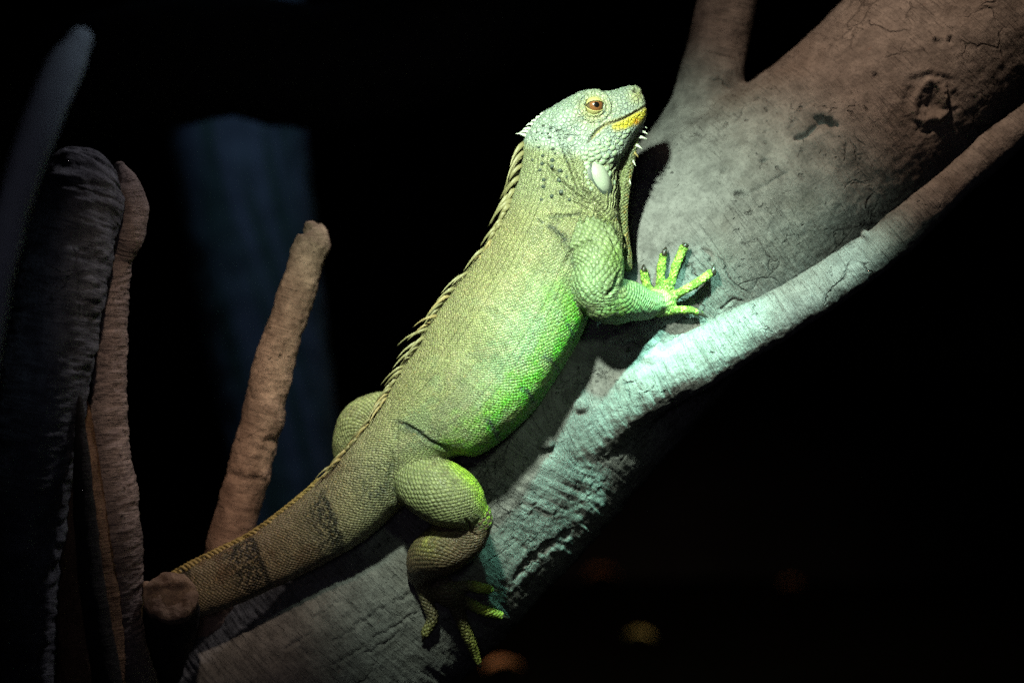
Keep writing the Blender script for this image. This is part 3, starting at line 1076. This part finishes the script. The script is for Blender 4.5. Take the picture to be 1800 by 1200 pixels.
iguana = tag(link(bpy.data.objects.new('iguana', None)),
             'green iguana with raised head and spiny crest lying along the thick grey trunk', 'iguana')
body = mesh_obj('body', bm_me, MAT['skin'], iguana)
nv = len(bm_me.polygons)
lvx = np.empty(len(bm_me.loops), dtype=np.int32); bm_me.loops.foreach_get('vertex_index', lvx)
lt = np.empty(nv, dtype=np.int32); bm_me.polygons.foreach_get('loop_total', lt)
ls = np.empty(nv, dtype=np.int32); bm_me.polygons.foreach_get('loop_start', ls)
body_bvh = BVHTree.FromPolygons(co.tolist(), [lvx[a:a + b].tolist() for a, b in zip(ls, lt)])


def small_mesh(name, vs, fs, mat, parent=iguana, smooth_=True):
    me = bpy.data.meshes.new(name)
    me.from_pydata([tuple(p) for p in vs], [], fs)
    bm = bmesh.new(); bm.from_mesh(me)
    bmesh.ops.recalc_face_normals(bm, faces=bm.faces)
    bm.to_mesh(me); bm.free()
    return mesh_obj(name, me, mat, parent)


def horn(name, pts, w0, flat, mat, side=Vector((0, 1, 0)), rings=9, seg=8, belly=.35):
    """curved tapering blade through world points pts; w0 half width at base in m"""
    q = catmull([list(p) for p in pts], rings)
    T = np.gradient(q, axis=0)
    vs, fs = [], []
    for i in range(rings):
        t = i / (rings - 1)
        r = w0 * (1 - t) ** .75 * (1 + belly * math.sin(math.pi * min(t * 1.6, 1))) + w0 * .05
        tv_ = Vector(T[i]).normalized()
        a = tv_.cross(side)
        a = a.normalized() if a.length > 1e-4 else Vector((1, 0, 0))
        b = tv_.cross(a).normalized()
        for j in range(seg):
            th = 2 * math.pi * j / seg
            vs.append(Vector(q[i]) + a * (r * math.cos(th)) + b * (r * flat * math.sin(th)))
    for i in range(rings - 1):
        for j in range(seg):
            j2 = (j + 1) % seg
            fs.append((i * seg + j, i * seg + j2, (i + 1) * seg + j2, (i + 1) * seg + j))
    fs.append(tuple(range(seg)))
    fs.append(tuple((rings - 1) * seg + j for j in range(seg)))
    return small_mesh(name, vs, fs, mat)


# dorsal crest: one blade after another from nape to tail
dors = catmull([list(s[0]) + [s[2]] + [0] for s in ST[2:24]], 600)[:, :3]
vent = catmull([list(s[1]) + [s[2]] + [0] for s in ST[2:24]], 600)[:, :3]
al = np.concatenate([[0], np.cumsum(np.linalg.norm(np.diff(dors[:, :2], axis=0), axis=1))])
pos = 20.0
clump, cout, clie = 0, .2, 0
R = random.Random(3)
while pos < al[-1] - 62:
    i = int(np.searchsorted(al, pos))
    i = min(max(i, 2), 596)
    x, y, d = dors[i]
    tx, ty = dors[i - 2][:2] - dors[i + 2][:2]
    L = math.hypot(tx, ty); tx, ty = tx / L, ty / L          # towards the tail
    ox, oy = (dors[i] - vent[i])[:2]
    L = math.hypot(ox, oy); ox, oy = ox / L, oy / L          # outwards from the back
    bx, by, bd = x - ox * 5, y - oy * 5, d - 16 + R.uniform(-3, 3)
    if x < 565:        # tail: short curved ropey scales
        ln = np.interp(x, [320, 560], [15, 25]) * R.uniform(.9, 1.1)
        pts = [P(bx - ox * 5, by - oy * 5, bd - 4), P(bx + ox * 7 + tx * ln * .4, by + oy * 7 + ty * ln * .4, bd - 1),
               P(bx + ox * 6 + tx * ln * .9, by + oy * 6 + ty * ln * .9, bd + 3), P(bx + ox * 2 + tx * ln * 1.2, by + oy * 2 + ty * ln * 1.2, bd + 4)]
        horn('crest_spine', pts, 2.7 * S, .75, MAT['spine_tail'], rings=7, seg=6)
        pos += R.uniform(7.0, 8.4)
    else:
        big = np.interp(y, [290, 330, 380, 440, 560, 720, 830], [66, 66, 46, 52, 56, 48, 32]) * R.uniform(.68, 1.15)
        ins = np.interp(y, [300, 420, 800], [4, 5, 4]) + R.uniform(-3, 3)
        bx, by = x - ox * ins, y - oy * ins
        loc, n_ = hit(body_bvh, bx, by)
        bd = (loc.y / S + 2) if loc else d - 20
        if clump <= 0:
            clump, cout, clie = R.randint(2, 5), R.choice((.08, .14, .20, .28, .42)), R.uniform(-1, 1)
        clump -= 1
        lie = clie + R.uniform(-.4, .4)
        w0 = np.interp(y, [300, 360, 400, 480, 800], [4.4, 4.2, 3.0, 3.2, 2.5]) * R.uniform(.8, 1.15)
        mt = MAT['spine'] if (R.random() < .6 or y < 380) else MAT['spine_tan']
        if R.random() < .24 and 330 < y < 700:        # a blade that has flopped over the flank
            dx = R.uniform(.0, .35)
            pts = [P(bx, by, bd + 3), P(bx + ox * 2 + 2, by + oy * 2, bd - 6), P(bx + 5 + dx * big * .4, by + big * .40, bd - 13),
                   P(bx + 6 + dx * big * .9, by + big * 1.0, bd - 30)]
            horn('crest_spine', pts, w0 * .5 * S, .5, mt, belly=.1)
        else:
            out = cout + R.uniform(-.10, .16) + (.10 if y < 350 else 0)
            if y > 740:
                out *= .55
            pts = [P(bx, by, bd + 4), P(bx + ox * big * (.05 + out * .32) + tx * big * .24, by + oy * big * (.05 + out * .32) + ty * big * .24, bd - 6),
                   P(bx + ox * big * (out * .72 + .04) + tx * big * .6, by + oy * big * (out * .72 + .04) + ty * big * .6, bd - 3 + 5 * lie),
                   P(bx + ox * big * (out + .0) + tx * big * .98, by + oy * big * out + ty * big * .98, bd + 4 + 16 * lie)]
            horn('crest_spine', pts, w0 * S, .33, mt, belly=.18)
        pos += R.uniform(7.5, 10.5) * (1.25 if y < 345 else 1)
# small pale spikes on the nape
for x, y, l, a in ((940, 212, 8, 200), (934, 218, 10, 196), (929, 226, 11, 190), (925, 231, 12, 186), (921, 237, 15, 172), (946, 206, 6, 210), (953, 200, 5, 215)):
    dx, dy = math.cos(math.radians(a)), -math.sin(math.radians(a))
    horn('nape_spike', [P(x + 5, y + 2, -22), P(x - 1, y, -24), P(x + dx * l * .6, y + dy * l * .6 - 1, -25), P(x + dx * l, y + dy * l + 1, -25)], 3.0 * S, .7, MAT['spike_white'], rings=6, seg=6)
# gular spikes on the dewlap edge
for x, y, l, a, mt in ((1128, 224, 10, -10, 0), (1127, 232, 14, -22, 0), (1125, 243, 13, -8, 0), (1120, 258, 11, -28, 0), (1115, 271, 10, -40, 1),
                       (1111, 284, 11, -52, 0), (1104, 316, 11, -62, 0)):
    dx, dy = math.cos(math.radians(a)), -math.sin(math.radians(a))
    horn('gular_spike', [P(x - 7, y - 3, -12), P(x, y - 2, -13), P(x + dx * l * .6, y + dy * l * .5 - 1, -14), P(x + dx * l, y + dy * l, -14)], 3.4 * S, .6, MAT['spike_white' if not mt else 'spine_tail'], rings=6, seg=6)


def plate(name, px, py, rx, ry, ang, ht, mat, base=None, pw=2.4):
    """domed scale lying on the skin at that spot, its own frame from the skin's normal"""
    loc, n = hit(body_bvh, px, py)
    if loc is None:
        return None
    n = n.normalized()
    ca, sa = math.cos(math.radians(ang)), math.sin(math.radians(ang))
    ax = Vector((ca, 0, -sa)); ax = (ax - n * ax.dot(n)).normalized()
    ay = n.cross(ax).normalized()
    vs, fs = [], []
    seg, rg = 14, 5
    for i in range(rg):
        t = i / rg
        rr = 1 - t
        hgt = ht * (1 - rr ** pw) - (1.6 if i == 0 else 0)
        for j in range(seg):
            th = 2 * math.pi * j / seg
            vs.append(loc + (ax * (rx * rr * math.cos(th)) + ay * (ry * rr * math.sin(th)) + n * hgt) * S)
    vs.append(loc + n * ht * S)
    for i in range(rg - 1):
        for j in range(seg):
            fs.append((i * seg + j, i * seg + (j + 1) % seg, (i + 1) * seg + (j + 1) % seg, (i + 1) * seg + j))
    for j in range(seg):
        fs.append(((rg - 1) * seg + j, (rg - 1) * seg + (j + 1) % seg, rg * seg))
    return small_mesh(name, vs, fs, mat)


sh = plate('cheek_shield', 1055, 313, 30, 18, 68, 9, MAT['shield'], pw=2.8)
if sh:
    sh['label'] = 'large pale oval shield scale below the ear'
plate('shield_rim', 1055, 314, 34, 21.5, 68, 3.5, MAT['tubercle'], pw=3)
# jowl scales in rows under the jaw line
JR = [
    ([(1036, 262), (1052, 252), (1070, 246), (1088, 238), (1104, 230)], 5.6, 4.2),
    ([(1030, 270), (1042, 263), (1056, 258), (1070, 254), (1084, 248), (1098, 241)], 6.2, 4.4),
    ([(1028, 279), (1039, 272), (1051, 268), (1064, 264), (1078, 259), (1092, 252)], 6.8, 4.8),
    ([(1031, 288), (1041, 281), (1053, 277), (1067, 274), (1081, 269)], 7.0, 5.0),
    ([(1034, 295), (1046, 289), (1060, 285), (1074, 282)], 7.2, 5.4),
    ([(1068, 296), (1074, 306), (1078, 320)], 7.0, 5.5)]
for row, rx, ry in JR:
    for (x, y) in row:
        plate('jowl_scale', x + R.uniform(-1, 1), y + R.uniform(-1, 1), rx * R.uniform(.9, 1.1), ry * R.uniform(.9, 1.1), -20 + R.uniform(-10, 10), 2.2, MAT['jowl'])
for x, y, r in ((1029, 303, 4.5), (1031, 312, 4.6), (1034, 322, 4.6), (1039, 331, 4.4), (1036, 303, 3.8)):
    plate('jowl_scale', x, y, r, r * .8, 40, 2, MAT['jowl'])
# dark tubercles on the side of the neck
for x, y, r in ((955, 221, 3), (968, 225, 3.4), (963, 235, 2.8), (966, 242, 3.4), (978, 229, 2.8), (972, 262, 4), (953, 235, 2.8), (944, 233, 2.4),
                (947, 259, 3.4), (954, 274, 3.8), (971, 282, 5.2), (953, 288, 4.4), (970, 293, 4), (985, 300, 4.8), (949, 299, 3.8), (983, 317, 6.0),
                (956, 316, 4.4), (955, 328, 4.4), (986, 338, 5), (970, 345, 4.6), (936, 281, 3), (942, 246, 2.6), (996, 284, 3), (996, 311, 3), (952, 351, 3.6), (1001, 351, 3.6),
                (984, 243, 2.6), (976, 270, 2.6)):
    plate('tubercle', x, y, r, r * .9, 0, r * .8, MAT['tubercle'], pw=1.8)
# pale ear drum
plate('ear_drum', 1003, 245, 6.5, 5.5, -20, 1.2, MAT['shield'])
# claws
for fn, (a, b) in zip(FN, CLAW):
    x, y, l, r = fn[-1]
    d0 = td(x, y, l + 2)
    horn('claw', [P(a[0] - (b[0] - a[0]) * .5, a[1] - (b[1] - a[1]) * .5, d0 - 2), P(a[0], a[1], d0 - 4), P((a[0] + b[0]) / 2, (a[1] + b[1]) / 2, d0 - 3), P(b[0], b[1], d0 + 4)],
         6.0 * S, .8, MAT['claw'], rings=6, seg=7, belly=.1)
for fn in TOES:
    (x0, y0, _, _), (x, y, l, r) = fn[-2], fn[-1]
    dx, dy = x - x0, y - y0
    L = math.hypot(dx, dy); dx, dy = dx / L, dy / L
    loc, n_ = hit(body_bvh, x, y)
    d0 = (loc.y / S + 5) if loc else td(x, y, l)
    horn('claw', [P(x, y, d0 + 2), P(x + dx * r * .9, y + dy * r * .9, d0 + 3), P(x + dx * (r + 5), y + dy * (r + 5), d0 + 6), P(x + dx * (r + 9), y + dy * (r + 9), d0 + 12)],
         3.4 * S, .8, MAT['claw'], rings=6, seg=7, belly=.1)

# eye: ball with pupil, iris and rim, lids over it
loc, n_ = hit(body_bvh, ex + 18, ey + 2)
loc2, n2_ = hit(body_bvh, ex - 18, ey + 2)
ed = (loc.y + loc2.y) / 2 / S
ER = 15.5
fwd = Vector((.22, -1, .10)).normalized()
ec = P(ex + 1, ey, ed + 7.0)
side = fwd.cross(Vector((0, 0, 1))).normalized()
upv = side.cross(fwd).normalized()


def cap_sphere(name, r, a0, a1, mat, seg=40, rg=10, keep=None, parent=iguana):
    vs, fs = [], []
    for i in range(rg + 1):
        a = math.radians(a0 + (a1 - a0) * i / rg)
        for j in range(seg):
            th = 2 * math.pi * j / seg
            vs.append(ec + (fwd * math.cos(a) + (side * math.cos(th) + upv * math.sin(th)) * math.sin(a)) * r * S)
    for i in range(rg):
        for j in range(seg):
            f = (i * seg + j, i * seg + (j + 1) % seg, (i + 1) * seg + (j + 1) % seg, (i + 1) * seg + j)
            fs.append(f)
    if a0 == 0:
        pass
    return small_mesh(name, vs, fs, mat, parent)


eye = link(bpy.data.objects.new('eye', None), iguana)
cap_sphere('pupil', ER * 1.004, 0.2, 19, MAT['pupil'], parent=eye)
cap_sphere('iris', ER, 17, 48, MAT['iris'], parent=eye)
cap_sphere('eyeball', ER, 47, 130, MAT['iris_rim'], parent=eye)


def lid(sign, k0, r):
    """part of a slightly larger sphere above (or below) the eye opening"""
    vs, fs = [], []
    nu, nv_ = 22, 8
    for i in range(nv_):
        for j in range(nu):
            t = j / (nu - 1)
            az = math.radians(-78 + 156 * t)
            lo = k0 * math.cos((t - .5) * math.pi) ** .8
            el = math.radians(lo + (74 - lo) * i / (nv_ - 1))
            rr = r + (.7 if i == 0 else 0)
            dirv = (fwd * math.cos(az) + side * math.sin(az)) * math.cos(el) + upv * (sign * math.sin(el))
            vs.append(ec + dirv * rr * S)
    for i in range(nv_ - 1):
        for j in range(nu - 1):
            fs.append((i * nu + j, i * nu + j + 1, (i + 1) * nu + j + 1, (i + 1) * nu + j))
    o = small_mesh('eyelid', vs, fs, MAT['lid'], eye)
    md = o.modifiers.new('t', 'SOLIDIFY'); md.thickness = 1.2 * S; md.offset = 1
    return o


lid(1, 24, ER + .6)
lid(-1, 38, ER + .6)

# ------------------------------------------------------------------ other branches


def bark(a1=3.0, a2=1.2, ridge=0.0, per=16):
    def fn(x, y, z, u, v):
        r = a1 * pn(x / 45, y / 45, z / 45) + a2 * fbm(x / 12, y / 12, z / 12)
        if ridge:
            r = r + ridge * np.abs(pn(u / per + .35 * v / per, v / 70, 3.7)) * 2 + ridge * .5 * pn(u / (per * .45), v / 50, 1.2)
        return r
    return fn


# stick behind the tail
def stick_disp(x, y, z, u, v):
    r = bark(3.5, 2.2)(x, y, z, u, v)
    for bx, by, br_, ht in ((478, 745, 20, 10), (462, 775, 18, 7), (445, 800, 16, 6), (428, 832, 16, 7), (462, 838, 14, 6), (470, 720, 14, 5), (576, 430, 16, 5)):
        r = r + ht * np.exp(-((x - bx) ** 2 + (y - by) ** 2) / br_ ** 2)
    for bx, by, br_, ht in ((470, 775, 7, 8), (418, 838, 8, 9), (450, 842, 6, 6), (455, 790, 6, 5), (540, 400, 8, 4)):
        r = r - ht * np.exp(-(((x - bx) / 1.6) ** 2 + (y - by) ** 2) / br_ ** 2)
    return r


o = grid_tube('cut_stick', [(546, 402, 150, 15), (552, 412, 150, 25), (546, 436, 150, 30), (532, 480, 150, 31), (508, 555, 152, 33), (482, 640, 155, 36), (458, 745, 158, 36),
                            (432, 845, 160, 37), (404, 960, 162, 40), (390, 1080, 164, 44), (380, 1300, 170, 50), (376, 1700, 178, 56)], MAT['stick'], stick_disp, 300, 72)
tag(o, 'brown knobbly stick with a cut top standing behind the tail', 'branch')

# stub in front of the tail
stub = tag(link(bpy.data.objects.new('branch_stub', None)), 'sawn dark branch stub with a pale rough end in front of the tail', 'branch')
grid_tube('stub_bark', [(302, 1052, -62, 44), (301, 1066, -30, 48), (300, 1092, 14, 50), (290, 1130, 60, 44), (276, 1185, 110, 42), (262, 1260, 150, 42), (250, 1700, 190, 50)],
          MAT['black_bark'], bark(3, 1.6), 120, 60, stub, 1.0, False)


def end_face():
    vs, fs = [], []
    seg, rg = 56, 16
    n_out = Vector((.12, -1, .42)).normalized()
    a = n_out.cross(Vector((0, 0, 1))).normalized(); b = a.cross(n_out).normalized()
    c0 = P(300, 1047, -84)
    for i in range(rg):
        t = 1 - i / rg
        for j in range(seg):
            th = 2 * math.pi * j / seg
            wob = 1 + .10 * float(pn(math.cos(th) * 1.6, math.sin(th) * 1.6, 4.2)) + .05 * float(pn(math.cos(th) * 5, math.sin(th) * 5, 1.2))
            x, y = 49 * t * wob * math.cos(th), 41 * t * wob * math.sin(th)
            hh = 5.0 * float(fbm(x / 22, y / 22, 2.0)) - 9 * math.exp(-((x + 4) / 26) ** 2 - ((y + 6) / 18) ** 2) - 5 * (t ** 6) + (6 if y > 12 else 0) * min((y - 12) / 10, 1) * .9
            vs.append(c0 + (a * x + b * y + n_out * hh) * S)
    for j in range(seg):      # skirt back into the bark
        vs.append(c0 + (Vector(vs[j]) - c0) * 1.0 - n_out * (26 * S))
    for i in range(rg - 1):
        for j in range(seg):
            fs.append((i * seg + j, i * seg + (j + 1) % seg, (i + 1) * seg + (j + 1) % seg, (i + 1) * seg + j))
    fs.append(tuple((rg - 1) * seg + j for j in range(seg)))
    for j in range(seg):
        fs.append((rg * seg + j, rg * seg + (j + 1) % seg, (j + 1) % seg, j))
    o = small_mesh('sawn_end', vs, fs, MAT['stub_end'], stub)
    vv_ = np.array([tuple(p) for p in vs])
    attr_vec(o.data, 'suv', np.stack([vv_[:, 0] / S, vv_[:, 2] / S, vv_[:, 1] / S], 1))
    o['label'] = 'pale rough sawn end of the stub'


end_face()
grid_tube('side_knob', [(278, 1050, -30, 20), (264, 1038, -36, 15), (258, 1030, -40, 10)], MAT['stub_end'], bark(2, 1.2), 40, 32, stub)

# left foreground trunks
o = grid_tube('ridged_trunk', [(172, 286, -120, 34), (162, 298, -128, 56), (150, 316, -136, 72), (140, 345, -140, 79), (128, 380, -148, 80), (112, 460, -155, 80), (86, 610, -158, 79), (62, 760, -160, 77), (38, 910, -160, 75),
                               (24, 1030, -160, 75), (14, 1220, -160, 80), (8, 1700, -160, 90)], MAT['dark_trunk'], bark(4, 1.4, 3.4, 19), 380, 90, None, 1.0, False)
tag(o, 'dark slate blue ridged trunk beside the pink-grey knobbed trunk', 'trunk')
knob = tag(link(bpy.data.objects.new('knobbed_trunk', None)), 'pinkish grey wrinkled trunk topped by a rounded knob', 'trunk')
grid_tube('stem', [(200, 380, -70, 30), (198, 450, -70, 30), (194, 560, -70, 31), (192, 680, -70, 30), (192, 780, -70, 34), (200, 880, -68, 42), (208, 980, -66, 42),
                   (214, 1060, -64, 34), (224, 1140, -62, 34), (236, 1240, -60, 48), (250, 1700, -60, 60)], MAT['pink_trunk'], bark(3, 1.4, 2.6, 11), 380, 72, knob)
kb = grid_tube('knob', [(210, 292, -84, 8), (218, 318, -84, 22), (223, 350, -84, 34), (224, 385, -84, 36), (222, 415, -82, 32), (216, 440, -78, 24)], MAT['pink_trunk'], bark(4, 1.2), 60, 60, knob)
o = grid_tube('brown_stem', [(120, 690, -90, 30), (136, 800, -92, 40), (148, 920, -92, 50), (156, 1060, -92, 58), (160, 1250, -92, 66), (164, 1700, -92, 70)],
              MAT['brown_stem'], bark(2, 1.2), 160, 60)
tag(o, 'rusty brown stem showing between the dark stems at left', 'branch')
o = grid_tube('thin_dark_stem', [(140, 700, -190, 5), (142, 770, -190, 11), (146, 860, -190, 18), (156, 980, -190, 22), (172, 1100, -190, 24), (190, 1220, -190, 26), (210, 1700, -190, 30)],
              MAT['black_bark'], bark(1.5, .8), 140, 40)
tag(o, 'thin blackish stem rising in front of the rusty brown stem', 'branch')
o = grid_tube('pale_branch', [(138, 74, -820, 22), (118, 110, -820, 32), (86, 180, -820, 34), (52, 275, -820, 32), (18, 385, -820, 30), (-12, 520, -820, 30), (-60, 900, -820, 30), (-80, 1900, -820, 34)],
              MAT['pale_branch'], bark(2, .8), 120, 40)
tag(o, 'blurred slim blue-grey branch leaning beside the dark slate trunk', 'branch')
o = grid_tube('added_bough', [(-500, 420, 1500, 130), (-150, 270, 1500, 125), (50, 190, 1500, 120), (220, 130, 1500, 115), (400, 95, 1500, 110), (560, 118, 1500, 108), (800, 60, 1500, 100), (1000, -160, 1500, 100)],
              MAT['black_bark'], bark(10, 2), 160, 72)  # dark bough added to close off the top of the post
tag(o, 'added thick black bough across the top of the far blue post', 'branch')
# far post in blue light
bl = NT('blue_painted_post')
uvn = bl.attr('suv').outputs['Vector']
fz_ = bl.noise(bl.mapping(uvn, (.0016, .016, 1)), 1.0, 3)
bl.link(bl.mix(bl.ramp(fz_, .36, .64), (.13, .18, .26), (.05, .11, .10)), bl.b.inputs['Base Color'])
bl.b.inputs['Roughness'].default_value = .8
o = grid_tube('mossy_post', [(415, -400, 2400, 116), (415, 100, 2400, 120), (420, 260, 2400, 120), (452, 500, 2400, 112), (484, 700, 2400, 102), (510, 900, 2400, 98), (524, 1060, 2400, 98), (528, 1130, 2400, 98)],
              bl.m, bark(6, 2), 100, 60)
tag(o, 'far blurred blue post with green moss streaks', 'post')

# fallen leaves glowing on the dark floor
leafm = plain('dry_leaf', (.55, .26, .12), .7, .3, 60, .3)
leafg = plain('yellowing_leaf', (.48, .42, .16), .7, .3, 60, .3)


def leaf(px, py, wid, ang, mat, label):
    f = (GZ + .02) / (-(py - 600) * S)       # depth factor where that line of sight meets the floor
    y = f * D - D
    x = (px - 900) * S * f
    L = wid * S * f
    vs, fs = [], []
    nu, nv_ = 9, 5
    for i in range(nu):
        t = i / (nu - 1)
        hw = .30 * L * math.sin(math.pi * (t * .96 + .02)) ** .8
        for j in range(nv_):
            s = j / (nv_ - 1) * 2 - 1
            vs.append(Vector(((t - .5) * L, s * hw, .10 * L * (1 + s * s * .9) + .16 * L * math.sin(t * 3.1))))
    for i in range(nu - 1):
        for j in range(nv_ - 1):
            fs.append((i * nv_ + j, i * nv_ + j + 1, (i + 1) * nv_ + j + 1, (i + 1) * nv_ + j))
    me = bpy.data.meshes.new('fallen_leaf')
    M = Matrix.Rotation(math.radians(ang), 4, 'Z')
    me.from_pydata([tuple(M @ p) for p in vs], [], fs)
    o = mesh_obj('fallen_leaf', me, mat)
    o.location = (x, y, GZ + .004)
    md = o.modifiers.new('t', 'SOLIDIFY'); md.thickness = .003
    tag(o, label, 'leaf', 'fallen leaves on the dark floor')


leaf(1057, 1005, 52, 8, leafm, 'orange-brown fallen leaf on the dark floor right beside the trunk')
leaf(1124, 1110, 46, -14, leafg, 'yellowish fallen leaf on the dark floor, the palest one')
leaf(884, 1166, 66, 20, leafm, 'large brown fallen leaf under the lower trunk, below the toes')
leaf(1390, 1018, 30, 0, leafm, 'tiny reddish fallen leaf lying far out on the open floor')
